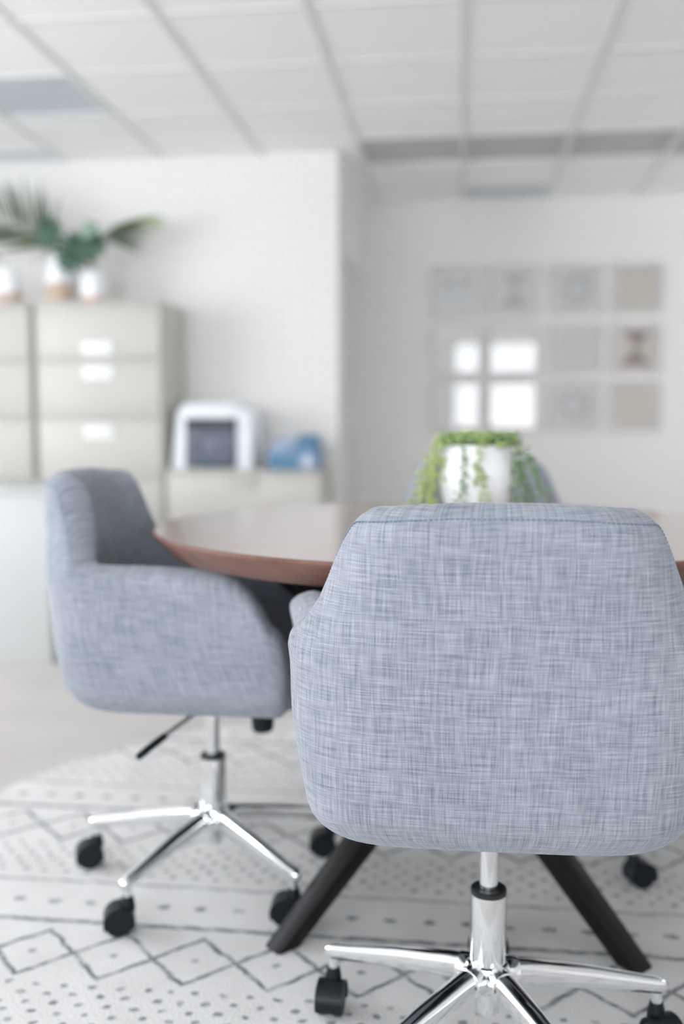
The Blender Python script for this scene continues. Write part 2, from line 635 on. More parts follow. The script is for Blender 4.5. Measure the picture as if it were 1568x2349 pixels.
# ceiling: lay-in tiles on a grid of bars
ceil = struct(box('ceiling', XL - 0.12, XR + 0.12, YF - 0.12, YB + 0.12, CEIL + 0.06, CEIL + 0.12, 'ceiling_white'), 'white suspended ceiling of square lay-in tiles')
GX0, GY0, G = -0.017, 4.03, 0.61
xs = [GX0 + G * k for k in range(-9, 8)]
ys = [GY0 + G * k for k in range(-14, 7)]
xe = [XL] + [x for x in xs if XL + 0.03 < x < XR - 0.03] + [XR]
ye = [YF] + [y for y in ys if YF + 0.03 < y < YB - 0.03] + [YB]
LIGHTS = {(-2.457, 4.64): 'blue-grey unlit ceiling light panel high above the left filing cabinets',
          (-3.067, 5.86): 'dim blue ceiling light panel against the papered wall, at far left edge',
          (-0.017, 7.08): 'blue-grey unlit ceiling light panel above the framed prints in the alcove'}
tile_cache = {}
bz = CEIL + 0.006
for i in range(len(xe) - 1):
    for j in range(len(ye) - 1):
        x0, x1, y0, y1 = xe[i], xe[i + 1], ye[j], ye[j + 1]
        if x1 <= XC - 0.1 and y0 >= YW:
            continue
        y1c = min(y1, YW) if x1 < XC else y1
        lk = None
        for (a, b), t in LIGHTS.items():
            if abs(a - x0) < 0.02 and abs(b - y0) < 0.02:
                lk = t
        w, d = x1 - x0, y1c - y0
        cx, cy = (x0 + x1) / 2, (y0 + y1c) / 2
        if lk:
            t = thing('ceiling_light', lk, 'ceiling light', (cx, cy, CEIL - 0.004), 0, 'unlit ceiling lights')
            for nm, b in (('frame', (-w / 2 + .012, w / 2 - .012, -d / 2 + .012, -d / 2 + .03)), ('frame', (-w / 2 + .012, w / 2 - .012, d / 2 - .03, d / 2 - .012)),
                          ('frame', (-w / 2 + .012, -w / 2 + .03, -d / 2 + .03, d / 2 - .03)), ('frame', (w / 2 - .03, w / 2 - .012, -d / 2 + .03, d / 2 - .03))):
                box(nm, *b, 0.004, 0.03, 'ceiling_bar', t)
            box('diffuser', -w / 2 + .03, w / 2 - .03, -d / 2 + .03, d / 2 - .03, 0.012, 0.025, 'diffuser', t)
            continue
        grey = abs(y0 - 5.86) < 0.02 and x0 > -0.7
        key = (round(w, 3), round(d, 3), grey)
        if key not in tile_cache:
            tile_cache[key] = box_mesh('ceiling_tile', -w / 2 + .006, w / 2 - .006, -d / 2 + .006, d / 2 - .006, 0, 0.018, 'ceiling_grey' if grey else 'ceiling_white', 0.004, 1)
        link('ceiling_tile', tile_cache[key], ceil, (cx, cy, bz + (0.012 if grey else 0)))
for x in xe[1:-1]:
    box('grid_bar', x - 0.013, x + 0.013, YF, (YW if x < XC - 0.1 else YB), CEIL - 0.002, CEIL + 0.03, 'ceiling_bar', ceil)
for y in ye[1:-1]:
    box('grid_bar', (XL if y < YW else XC), XR, y - 0.012, y + 0.012, CEIL, CEIL + 0.028, 'ceiling_bar', ceil)

# ------------------------------------------------------------------ rug
TC = (-0.01, 2.01)
RUGZ = 0.012
prof = [(0.0, 0.0), (1.215, 0.0), (1.222, 0.004), (1.220, 0.010), (1.213, RUGZ), (0.0, RUGZ)]
rug = link('round_rug', lathe_mesh('round_rug', prof[1:-1], 'rug', 96), None, (TC[0], TC[1], 0))
tag(rug, 'round cream rug with charcoal diamonds, lines and dots beneath the table', 'rug')

# ------------------------------------------------------------------ chair
ZB, RB = 0.414, 0.052
W_T = [(0.43, 0.242), (0.50, 0.254), (0.58, 0.268), (0.64, 0.271), (0.685, 0.272), (0.73, 0.242), (0.79, 0.222), (0.84, 0.208), (0.88, 0.202)]
B_T = [(0.43, 0.236), (0.50, 0.258), (0.60, 0.276), (0.72, 0.294), (0.87, 0.311)]
Y0 = -0.07
YFRONT = 0.176
THK = 0.062


def plan(kind, t, z, off=0.0):
    """outer plan curve at height z, moved inward by off. kind 's-' left side, 'b' back (t = angle), 's+' right side"""
    W, B = cubic(W_T, z) - off, cubic(B_T, z) - off
    fl = (0.17 * (t - Y0) + 0.22 * (t - Y0) ** 2) * max(0.0, min(1.0, (z - 0.42) / 0.25)) if kind != 'b' else 0.0
    if kind == 's-':
        return Vector((-W - fl, t, 0))
    if kind == 's+':
        return Vector((W + fl, t, 0))
    n = 4.6 - 1.2 * sstep(0.46, 0.66, z)
    Bk = B + Y0
    c, s = -math.cos(t), math.sin(t)
    r = (abs(c / W) ** n + abs(s / Bk) ** n) ** (-1 / n)
    return Vector((c * r, Y0 - s * r, 0))


def top_of(kind, t):
    arm = 0.698
    if kind == 'b':
        a = min(t, PI - t)
        d = math.degrees(a)
        return arm + (0.853 - arm) * sstep(20, 48, d) + 0.009 * sstep(42, 80, d)
    if t > 0.05:
        q = min(1.0, (t - 0.05) / 0.146)
        return 0.47 + (arm - 0.47) * math.sqrt(max(0.0, 1 - q ** 3))
    return arm


COLS = []
for k in range(15):
    q = 1 - (1 - k / 14) ** 1.0
    COLS.append(('s-', YFRONT - (YFRONT - Y0) * (q ** 1.25)))
NB = 56
for k in range(1, NB):
    COLS.append(('b', PI * k / NB))
for k in range(15):
    q = 1 - k / 14
    COLS.append(('s+', YFRONT - (YFRONT - Y0) * (q ** 1.25)))


def shell_mesh():
    verts, uvs, faces = [], [], []
    # nominal arc length
    arc = [0.0]
    for a, b in zip(COLS, COLS[1:]):
        arc.append(arc[-1] + (plan(*b, 0.6) - plan(*a, 0.6)).length)
    mid = arc[-1] / 2
    half = len(COLS) // 2

    def u_of(ci, z):
        # length along the shell at this height, measured from the middle of the back
        key = round(z, 3)
        if key not in ucache:
            pts = [plan(*c, z) for c in COLS]
            acc = [0.0] * len(COLS)
            for i in range(half + 1, len(COLS)):
                acc[i] = acc[i - 1] + (pts[i] - pts[i - 1]).length
            for i in range(half - 1, -1, -1):
                acc[i] = acc[i + 1] - (pts[i] - pts[i + 1]).length
            ucache[key] = acc
        return ucache[key][ci]
    ucache = {}
    rings = []
    for ci, (kd, t) in enumerate(COLS):
        T = top_of(kd, t)
        ring = []
        for off, z in ((0.12, ZB + 0.004), (0.085, ZB + 0.001)):
            ring.append((off, z))
        for k in range(7):
            th = k / 6 * PI / 2
            ring.append((RB * (1 - math.sin(th)), ZB + RB * (1 - math.cos(th))))
        hd = THK / 2
        zt = T - hd
        za = ZB + RB
        for k in range(1, 10):
            ring.append((0.0, za + (zt - za) * k / 10))
        for k in range(0, 11):
            th = PI * k / 10
            ring.append((hd - hd * math.cos(th), zt + hd * math.sin(th)))
        zi = min(0.50, zt - 0.004)
        for k in range(1, 7):
            ring.append((THK, zt + (zi - zt) * k / 6))
        ring.append((THK + 0.02, zi - 0.02))
        rr = []
        for off, z in ring:
            zz = min(z, 0.869)
            if off < THK + 0.001:
                p = plan(kd, t, zz, off)
            else:
                p = plan(kd, t, zz, off)
            rr.append((Vector((p.x, p.y, z)), (u_of(ci, zz), z - (off if z < ZB + RB else 0))))
        rings.append(rr)
    n = len(rings[0])

    def cap(rr, s):
        cen = sum((p for p, _ in rr), Vector()) / n
        res = []
        for dy, sc in ((0.010, 0.93), (0.018, 0.80), (0.023, 0.55), (0.025, 0.2)):
            res.append([(cen + (p - cen) * sc + Vector((0, dy, 0)), (u[0] + s * dy, u[1])) for p, u in rr])
        return res
    a = cap(rings[0], -1)
    b = cap(rings[-1], 1)
    rings = a[::-1] + rings + b
    for rr in rings:
        for p, u in rr:
            verts.append(p)
            uvs.append(u)
    for i in range(len(rings) - 1):
        for k in range(n):
            k2 = (k + 1) % n
            faces.append((i * n + k, i * n + k2, (i + 1) * n + k2, (i + 1) * n + k))
    faces.append(list(range(n))[::-1])
    faces.append([(len(rings) - 1) * n + k for k in range(n)])
    return new_mesh('shell', verts, faces, 'linen', True, uvs)


def rounded_slab(name, x0, x1, y0, y1, z0, z1, bev, crown, mat):
    bm = bmesh.new()
    bmesh.ops.create_cube(bm, size=1)
    for v in bm.verts:
        v.co = Vector(((x0 + x1) / 2 + v.co.x * (x1 - x0), (y0 + y1) / 2 + v.co.y * (y1 - y0), (z0 + z1) / 2 + v.co.z * (z1 - z0)))
    vert = [e for e in bm.edges if abs(e.verts[0].co.z - e.verts[1].co.z) > 1e-4]
    bmesh.ops.bevel(bm, geom=vert, offset=0.06, segments=5, profile=0.5, affect='EDGES')
    hor = [e for e in bm.edges if abs(e.verts[0].co.z - e.verts[1].co.z) < 1e-4 and len(e.link_faces) == 2
           and abs(e.link_faces[0].normal.z - e.link_faces[1].normal.z) > 0.5]
    bmesh.ops.bevel(bm, geom=hor, offset=bev, segments=4, profile=0.5, affect='EDGES')
    me = bpy.data.meshes.new(name)
    bm.to_mesh(me)
    bm.free()
    lay = me.uv_layers.new(name='UVMap')
    for l in me.loops:
        c = me.vertices[l.vertex_index].co
        lay.data[l.index].uv = (c.x + 2.0, c.y + c.z)
    me.materials.append(M[mat])
    for p in me.polygons:
        p.use_smooth = True
    me.set_sharp_from_angle(angle=math.radians(50))
    return me


def stitch_mesh():
    verts, faces = [], []
    path = []
    hd = THK / 2
    th = math.radians(28)
    N = 400
    for k in range(N + 1):
        t = math.radians(27) + (PI - math.radians(54)) * k / N
        z = top_of('b', t) - hd + hd * math.sin(th)
        off = hd - hd * math.cos(th) - 0.0004
        p = plan('b', t, min(z, 0.869), off)
        path.append(Vector((p.x, p.y, z)))
    # resample to dashes
    cum = [0.0]
    for a, b in zip(path, path[1:]):
        cum.append(cum[-1] + (b - a).length)

    def at(d):
        for i in range(len(cum) - 1):
            if cum[i + 1] >= d:
                return path[i].lerp(path[i + 1], (d - cum[i]) / max(1e-9, cum[i + 1] - cum[i]))
        return path[-1]
    d = 0.0
    r = 0.0013
    while d < cum[-1] - 0.005:
        a, b = at(d), at(d + 0.0042)
        t = (b - a).normalized()
        s1 = t.cross(Vector((0, 0, 1))).normalized()
        s2 = t.cross(s1).normalized()
        base = len(verts)
        for p, sc in ((a, 0.5), (a.lerp(b, 0.5), 1.0), (b, 0.5)):
            for k in range(5):
                an = 2 * PI * k / 5
                verts.append(p + (s1 * math.cos(an) + s2 * math.sin(an)) * r * sc)
        for q in range(2):
            for k in range(5):
                k2 = (k + 1) % 5
                faces.append((base + q * 5 + k, base + q * 5 + k2, base + (q + 1) * 5 + k2, base + (q + 1) * 5 + k))
        d += 0.0060
    return new_mesh('stitching', verts, faces, 'stitch', True)


def leg_mesh():
    """chrome spoke along +x: rounded, tapering, sloping down to the caster stem"""
    secs = [(0.020, 0.148, 0.0170, 0.0195), (0.06, 0.144, 0.0165, 0.019), (0.15, 0.130, 0.0145, 0.0165), (0.245, 0.112, 0.0115, 0.0125),
            (0.262, 0.109, 0.0112, 0.0120), (0.272, 0.107, 0.0095, 0.0100), (0.278, 0.1065, 0.005, 0.006)]
    verts, faces = [], []
    K = 20
    for x, z, hw, hh in secs:
        for k in range(K):
            a = 2 * PI * k / K
            c, s = math.cos(a), math.sin(a)
            e = 2 / 2.8
            verts.append((x, math.copysign(abs(c) ** e, c) * hw, z + math.copysign(abs(s) ** e, s) * hh))
    for i in range(len(secs) - 1):
        for k in range(K):
            k2 = (k + 1) % K
            faces.append((i * K + k, i * K + k2, (i + 1) * K + k2, (i + 1) * K + k))
    faces.append(list(range(K)))
    faces.append([(len(secs) - 1) * K + k for k in range(K)])
    return new_mesh('base_leg', verts, faces, 'chrome', True, flat_angle=60)


def hood_mesh():
    """caster housing: neck, then a half cylinder fairing over the gap of the wheels, origin on the swivel axis at floor"""
    verts, faces = [], []
    R, hw = 0.0290, 0.0105
    cx, cz = 0.016, 0.0265
    arcs = [math.radians(-25 + 230 * k / 20) for k in range(21)]
    for s in (-1, 1):
        for a in arcs:
            verts.append((cx + R * math.cos(a), s * hw * 2.05, cz + R * math.sin(a)))
        for a in arcs:
            verts.append((cx + (R - 0.004) * math.cos(a), s * hw * 2.05, cz + (R - 0.004) * math.sin(a)))
    n = len(arcs)
    for k in range(n - 1):
        faces.append((k, k + 1, 2 * n + k + 1, 2 * n + k))
        faces.append((n + k, n + k + 1, 3 * n + k + 1, 3 * n + k))
        faces.append((k, k + 1, n + k + 1, n + k))
        faces.append((2 * n + k, 2 * n + k + 1, 3 * n + k + 1, 3 * n + k))
    for k in (0, n - 1):
        faces.append((k, n + k, 3 * n + k, 2 * n + k))
    # neck block
    b = len(verts)
    for z, r in ((0.044, 0.0145), (0.060, 0.0125), (0.068, 0.0105), (0.070, 0.0105)):
        for k in range(12):
            a = 2 * PI * k / 12
            verts.append((r * math.cos(a), r * math.sin(a), z))
    for i in range(3):
        for k in range(12):
            k2 = (k + 1) % 12
            faces.append((b + i * 12 + k, b + i * 12 + k2, b + (i + 1) * 12 + k2, b + (i + 1) * 12 + k))
    faces.append([b + 36 + k for k in range(12)])
    faces.append([b + k for k in range(12)])
    # web between the wheels
    b = len(verts)
    for y in (-0.004, 0.004):
        for k in range(16):
            a = 2 * PI * k / 16
            verts.append((cx + 0.022 * math.cos(a), y, cz + 0.022 * math.sin(a)))
    for k in range(16):
        k2 = (k + 1) % 16
        faces.append((b + k, b + k2, b + 16 + k2, b + 16 + k))
    faces.append([b + k for k in range(16)])
    faces.append([b + 16 + k for k in range(16)])
    return new_mesh('caster_hood', verts, faces, 'black_plastic', True, flat_angle=40)


def wheel_mesh():
    prof = [(0.004, -0.0075), (0.016, -0.0080), (0.0235, -0.0075), (0.0262, -0.005), (0.0265, 0.0), (0.0262, 0.005), (0.0240, 0.0068), (0.004, 0.0072)]
    verts, faces = [], []
    S = 28
    for i in range(S):
        a = 2 * PI * i / S
        for r, y in prof:
            verts.append((r * math.cos(a), y, r * math.sin(a)))
    n = len(prof)
    for i in range(S):
        j = (i + 1) % S
        for k in range(n - 1):
            faces.append((i * n + k, j * n + k, j * n + k + 1, i * n + k + 1))
    faces.append([i * n for i in range(S)])
    faces.append([i * n + n - 1 for i in range(S)])
    return new_mesh('caster_wheel', verts, faces, 'black_plastic', True, flat_angle=35)


CM = dict(
    shell=shell_mesh(),
    seat_base=rounded_slab('seat_base', -0.205, 0.205, -0.19, 0.212, ZB + 0.003, 0.515, 0.030, 0, 'linen'),
    seat_cushion=rounded_slab('seat_cushion', -0.196, 0.196, -0.20, 0.222, 0.500, 0.560, 0.024, 0, 'linen'),
    stitching=stitch_mesh(),
    seat_plate=box_mesh('seat_plate', -0.09, 0.09, -0.10, 0.13, 0.396, ZB + 0.004, 'black_plastic', 0.006),
    mount=lathe_mesh('cone_mount', [(0.010, 0.372), (0.017, 0.372), (0.020, 0.395), (0.030, 0.407), (0.010, 0.407)], 'black_plastic', 24),
    gas_tube=lathe_mesh('gas_tube', [(0.004, 0.262), (0.0138, 0.262), (0.0138, 0.385), (0.004, 0.385)], 'chrome', 28),
    collar=lathe_mesh('collar', [(0.014, 0.258), (0.0245, 0.258), (0.0262, 0.270), (0.0262, 0.275), (0.0245, 0.2765), (0.0150, 0.2765), (0.0145, 0.270)], 'dark_collar', 32),
    sleeve=lathe_mesh('column_sleeve', [(0.010, 0.150), (0.0265, 0.150), (0.0265, 0.264), (0.0258, 0.268), (0.0240, 0.2690), (0.010, 0.2690)], 'chrome', 40),
    hub=lathe_mesh('hub', [(0.008, 0.088), (0.0175, 0.088), (0.0175, 0.118), (0.030, 0.126), (0.0345, 0.136), (0.0345, 0.156), (0.031, 0.164), (0.0275, 0.166), (0.008, 0.166)], 'chrome', 40),
    socket=lathe_mesh('leg_socket', [(0.004, 0.022), (0.0215, 0.022), (0.0228, 0.028), (0.0228, 0.040), (0.0215, 0.045), (0.0185, 0.047), (0.004, 0.047)], 'chrome', 24, axis='x'),
    leg=leg_mesh(),
    stem=lathe_mesh('caster_stem', [(0.003, 0.066), (0.0085, 0.066), (0.0085, 0.104), (0.003, 0.104)], 'chrome', 16),
    hood=hood_mesh(),
    wheel=wheel_mesh(),
    lever=tube_mesh('lever', [(0.05, 0.02, 0.412), (0.095, 0.008, 0.402), (0.13, -0.008, 0.392), (0.165, -0.028, 0.380), (0.195, -0.045, 0.369)], 0.0052, 'chrome'),
    grip=tube_mesh('grip', [(0.190, -0.042, 0.371), (0.215, -0.056, 0.362), (0.247, -0.074, 0.3495), (0.250, -0.076, 0.3485)], [0.0068, 0.0072, 0.0070, 0.0045], 'black_plastic'),
    knob=lathe_mesh('tension_knob', [(0.006, 0.327), (0.017, 0.327), (0.0215, 0.331), (0.0255, 0.372), (0.0265, 0.378), (0.0265, 0.388), (0.012, 0.394), (0.012, 0.407), (0.006, 0.407)], 'black_plastic', 18, flat=30),
)


def make_chair(label, loc, seat_rot, base_rot, seed, lever_turn=0.0):
    rnd = random.Random(seed)
    t = thing('office_chair', label, 'chair', (loc[0], loc[1], RUGZ), 0.0, 'grey swivel chairs around the table')
    dz = -RUGZ
    sr = math.radians(seat_rot)
    z = (0, 0, dz)
    link('shell', CM['shell'], t, z, (0, 0, sr))
    link('seat_base', CM['seat_base'], t, z, (0, 0, sr))
    link('seat_cushion', CM['seat_cushion'], t, z, (0, 0, sr))
    link('stitching', CM['stitching'], t, z, (0, 0, sr))
    link('seat_plate', CM['seat_plate'], t, z, (0, 0, sr))
    link('cone_mount', CM['mount'], t, z, (0, 0, sr))
    lv = link('lever', CM['lever'], t, z, (0, 0, sr + math.radians(lever_turn)))
    link('grip', CM['grip'], lv)
    cs, sn = math.cos(sr), math.sin(sr)
    link('tension_knob', CM['knob'], t, (-sn * 0.105, cs * 0.105, dz), (0, 0, sr))
    link('gas_tube', CM['gas_tube'], t, z)
    link('collar', CM['collar'], t, z)
    link('column_sleeve', CM['sleeve'], t, z)
    link('hub', CM['hub'], t, z)
    for k in range(5):
        a = math.radians(base_rot + 72 * k)
        lg = link('base_leg', CM['leg'], t, z, (0, 0, a))
        link('leg_socket', CM['socket'], lg, (0, 0, 0.145))
        link('caster_stem', CM['stem'], lg, (0.262, 0, 0))
        ca = math.radians(SW[(seed, k)]) - a if (seed, k) in SW else rnd.uniform(0, 2 * PI)
        hd = link('caster_hood', CM['hood'], lg, (0.262, 0, RUGZ), (0, 0, ca))
        cc, ss = math.cos(ca), math.sin(ca)
        for s in (-1, 1):
            lx, ly = 0.016, s * 0.0125
            link('caster_wheel', CM['wheel'], lg, (0.262 + lx * cc - ly * ss, lx * ss + ly * cc, RUGZ + 0.0265), (0, 0, ca))
    return t


SW = {(1, 1): -95, (1, 4): -60, (2, 0): 190, (2, 2): 205, (2, 3): 200, (2, 4): 185, (4, 0): 20}
make_chair('light grey linen swivel chair in the foreground, seen from behind', (0.044, 1.42), 1.0, 85.5, 1, 48.0)
make_chair('grey linen swivel chair at the left of the table, seen from its side', (-0.505, 1.955), -90.0, 31.0, 2)
make_chair('grey chair across the table, back rising behind the potted plant', (0.050, 2.66), 180.0, 20.0, 3)
make_chair('grey swivel chair at right, hidden but for a chrome spoke and black caster', (0.590, 2.125), 90.0, 205.0, 4)

# ------------------------------------------------------------------ table
table = thing('round_table', 'round walnut table with black crossed legs on the patterned rug', 'table', (TC[0], TC[1], RUGZ))
prof = [(0.02, 0.7055), (0.560, 0.7055), (0.560, 0.7495), (0.5995, 0.7495), (0.5990, 0.7500), (0.02, 0.7500)]
link('tabletop', lathe_mesh('tabletop', prof, 'walnut', 128, flat=25), table, (0, 0, -RUGZ))
prof = [(0.555, 0.705), (0.562, 0.705), (0.566, 0.7065), (0.6015, 0.7410), (0.6040, 0.7450), (0.6040, 0.7475), (0.6025, 0.7493), (0.5996, 0.7499), (0.5994, 0.7490), (0.555, 0.7490)]
edge = lathe_mesh('shaded_rim', prof, 'walnut_shaded', 128, flat=25)
link('shaded_rim', edge, table, (0, 0, -RUGZ))  # same wood as the top, in its darker shaded copy
link('mounting_ring', lathe_mesh('mounting_ring', [(0.30, 0.690), (0.40, 0.690), (0.40, 0.7055), (0.30, 0.7055)], 'black_wood', 48), table, (0, 0, -RUGZ))
for k in range(4):
    a = math.radians(45 + 90 * k + 1.0)
    rad = Vector((math.cos(a), math.sin(a), 0))
    tan = Vector((-math.sin(a), math.cos(a), 0))
    bm = bmesh.new()
    rings = []
    for s, hw, hr_ in ((0.0, 0.023, 0.024), (0.5, 0.032, 0.040), (1.0, 0.027, 0.034)):
        c = rad * (0.440 - 0.86 * s) + Vector((0, 0, RUGZ + (0.693 - RUGZ) * s))
        rings.append([bm.verts.new(c + rad * (hr_ * q) + tan * (hw * p)) for p, q in ((-1, -1), (1, -1), (1, 1), (-1, 1))])
    for r0, r1 in zip(rings, rings[1:]):
        for i in range(4):
            bm.faces.new((r0[i], r0[(i + 1) % 4], r1[(i + 1) % 4], r1[i]))
    bm.faces.new(rings[0][::-1])
    bm.faces.new(rings[-1])
    bmesh.ops.recalc_face_normals(bm, faces=bm.faces)
    bmesh.ops.bevel(bm, geom=[e for e in bm.edges if e.calc_face_angle(0) > 0.5], offset=0.005, segments=2, profile=0.5, affect='EDGES')
    me = bpy.data.meshes.new('leg')
    bm.to_mesh(me)
    bm.free()
    me.materials.append(M['black_wood'])
    for p in me.polygons:
        p.use_smooth = True
    me.set_sharp_from_angle(angle=math.radians(30))
    link('leg', me, table, (0, 0, -RUGZ))

# ------------------------------------------------------------------ potted trailing plant on the table
PX, PY = 0.030, 2.05
pot = thing('potted_plant', 'trailing green plant in a white ribbed pot on the round table', 'plant', (PX, PY, 0.75))
RIB = 64
prof = [(0.050, 0.0), (0.056, 0.012), (0.068, 0.045), (0.0765, 0.088), (0.074, 0.112), (0.066, 0.138), (0.0605, 0.152), (0.0605, 0.160)]
verts, faces = [], []
inner = [(0.056, 0.160), (0.056, 0.135)]
allp = prof + inner
S = RIB * 2
for i in range(S):
    a = 2 * PI * i / S
    for k, (r, z) in enumerate(allp):
        rr = r + (0.0011 if (i % 2 and 0 < k < 6) else 0.0)
        verts.append((rr * math.cos(a), rr * math.sin(a), z))
n = len(allp)
for i in range(S):
    j = (i + 1) % S
    for k in range(n - 1):
        faces.append((i * n + k, j * n + k, j * n + k + 1, i * n + k + 1))
faces.append([i * n for i in range(S)])
link('pot', new_mesh('pot', verts, faces, 'ceramic_white', True, flat_angle=50), pot)
link('soil', lathe_mesh('soil', [(0.002, 0.136), (0.0562, 0.136), (0.0562, 0.146), (0.002, 0.150)], 'soil', 32), pot)

OCT_V = [Vector((1, 0, 0)), Vector((-1, 0, 0)), Vector((0, 1, 0)), Vector((0, -1, 0)), Vector((0, 0, 1)), Vector((0, 0, -1))]


def leaf_blobs(name, items, mat, parent):
    """small plump leaves (low ellipsoids) joined into one strand"""
    verts, faces = [], []
    for c, d, L, w in items:
        d = d.normalized()
        a = d.cross(Vector((0, 0, 1)))
        if a.length < 1e-3:
            a = Vector((1, 0, 0))
        a.normalize()
        b = d.cross(a).normalized()
        base = len(verts)
        verts.append(c - d * L * 0.5)
        for q, s in ((-0.2, 0.9), (0.2, 1.0)):
            for k in range(5):
                th = 2 * PI * k / 5
                verts.append(c + d * L * q + (a * math.cos(th) * w + b * math.sin(th) * w * 0.6) * s)
        verts.append(c + d * L * 0.55)
        for k in range(5):
            k2 = (k + 1) % 5
            faces.append((base, base + 1 + k2, base + 1 + k))
            faces.append((base + 1 + k, base + 1 + k2, base + 6 + k2, base + 6 + k))
            faces.append((base + 6 + k, base + 6 + k2, base + 11))
    return link(name, new_mesh(name, verts, faces, mat, True), parent)


rnd = random.Random(5)
strands = [(-172, .075, .120), (-160, .050, .150), (178, .035, .150), (-148, .030, .140), (-104, .010, .150), (-96, .006, .105), (-28, .018, .150), (-14, .030, .120),
           (-4, .075, .105), (14, .050, .150), (160, .060, .110), (120, .03, .10), (80, .02, .10), (45, .03, .11)]
for deg, outw, drop in strands:
    a = math.radians(deg)
    rad = Vector((math.cos(a), math.sin(a), 0))
    tan = Vector((-math.sin(a), math.cos(a), 0))
    items = []
    N = 34
    sway = rnd.uniform(-0.012, 0.012)
    start = 0.155
    for k in range(N):
        s = k / (N - 1)
        r = 0.030 + 0.040 * min(1, s * 4) + (0.012 + outw) * (s ** 0.8) * 0.8
        z = start + 0.022 * math.sin(min(1, s * 3.2) * PI) * (1 if s < .32 else 0) - drop * max(0, s - 0.18) / 0.82
        z = max(z, 0.008)
        if z < 0.14:
            r = max(r, 0.084)
        c = rad * r + tan * (sway * s * 2) + Vector((0, 0, z))
        for q in range(2):
            jit = Vector((rnd.gauss(0, 1), rnd.gauss(0, 1), rnd.gauss(0, .8))) * 0.0065
            p = c + jit
            p.z = max(p.z, 0.006)
            items.append((p, jit + rad * 0.004 + Vector((0, 0, -0.002)), rnd.uniform(.010, .015), rnd.uniform(.0030, .0045)))
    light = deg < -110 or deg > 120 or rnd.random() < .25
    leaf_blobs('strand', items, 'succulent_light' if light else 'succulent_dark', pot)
items = []
for k in range(420):
    a = rnd.uniform(0, 2 * PI)
    r = 0.080 * math.sqrt(rnd.random())
    p = Vector((r * math.cos(a), r * math.sin(a), 0.150 + rnd.uniform(0.008, 0.036)))
    items.append((p, Vector((rnd.gauss(0, 1), rnd.gauss(0, 1), rnd.gauss(.6, .6))), rnd.uniform(.010, .016), rnd.uniform(.003, .005)))
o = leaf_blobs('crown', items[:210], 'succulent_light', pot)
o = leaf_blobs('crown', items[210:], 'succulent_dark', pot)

# ------------------------------------------------------------------ filing cabinets
def file_cabinet(name, label, x0, x1, ztop, seams, handles, yf=5.64, depth=0.445, group=None, pull='pull_glint'):
    cx = (x0 + x1) / 2
    t = thing(name, label, 'cabinet', (cx, yf + depth / 2, 0), 0, group)
    w = (x1 - x0) / 2
    d = depth / 2
    box('body', -w, w, -d + 0.022, d, 0.0, ztop - 0.022, 'cream_metal', t, 0.003)
    box('top_panel', -w, w, -d, d, ztop - 0.022, ztop, 'cream_metal', t, 0.004)
    box('plinth', -w + 0.004, w - 0.004, -d + 0.004, -d + 0.0225, 0.0, 0.05, 'cream_metal', t, 0.002)
    zs = [ztop - 0.026] + list(seams) + [0.054]
    for i in range(len(zs) - 1):
        a, b = zs[i + 1] + 0.005, zs[i] - 0.005
        dr = box('drawer', -w + 0.010, w - 0.010, -d, -d + 0.0225, a, b, 'cream_metal', t, 0.004)
        hz = handles[i] if i < len(handles) else b - 0.075
        hp = hexa('handle', [(-0.088, -d - 0.002, hz - 0.036), (0.088, -d - 0.002, hz - 0.036), (0.088, -d + 0.004, hz - 0.036), (-0.088, -d + 0.004, hz - 0.036)],
                  [(-0.088, -d - 0.016, hz + 0.036), (0.088, -d - 0.016, hz + 0.036), (0.088, -d + 0.004, hz + 0.036), (-0.088, -d + 0.004, hz + 0.036)], pull, dr, 0.0015)
    return t


FG = 'cream filing cabinets along the papered wall'
file_cabinet('file_cabinet', 'tall cream filing cabinet with three bright drawer pulls, right of the tall pair', -2.500, -1.732, 1.668, (1.326, 0.988, 0.633, 0.33), (1.392, 1.254, 0.907), group=FG)
file_cabinet('file_cabinet', 'tall cream filing cabinet cut by the left edge, under the leftmost vase', -3.285, -2.522, 1.668, (1.326, 0.988, 0.633, 0.33), (1.392, 1.254, 0.907), group=FG)
file_cabinet('file_cabinet', 'low cream two-drawer filing cabinet carrying the printer', -1.724, -0.805, 0.690, (0.36,), (0.612,), group=FG, pull='cream_metal')

# low white cabinet in the left foreground
cab = thing('low_cabinet', 'low white cabinet standing alone behind the left chair, cut by the left edge', 'cabinet', (-1.98, 3.955, 0))
box('body', -0.365, 0.365, -0.205, 0.23, 0.0, 0.680, 'white_laminate', cab, 0.003)
box('top_panel', -0.370, 0.370, -0.232, 0.232, 0.680, 0.705, 'white_laminate', cab, 0.003)
box('front_panel', -0.365, 0.365, -0.230, -0.204, 0.0, 0.678, 'white_laminate', cab, 0.003)

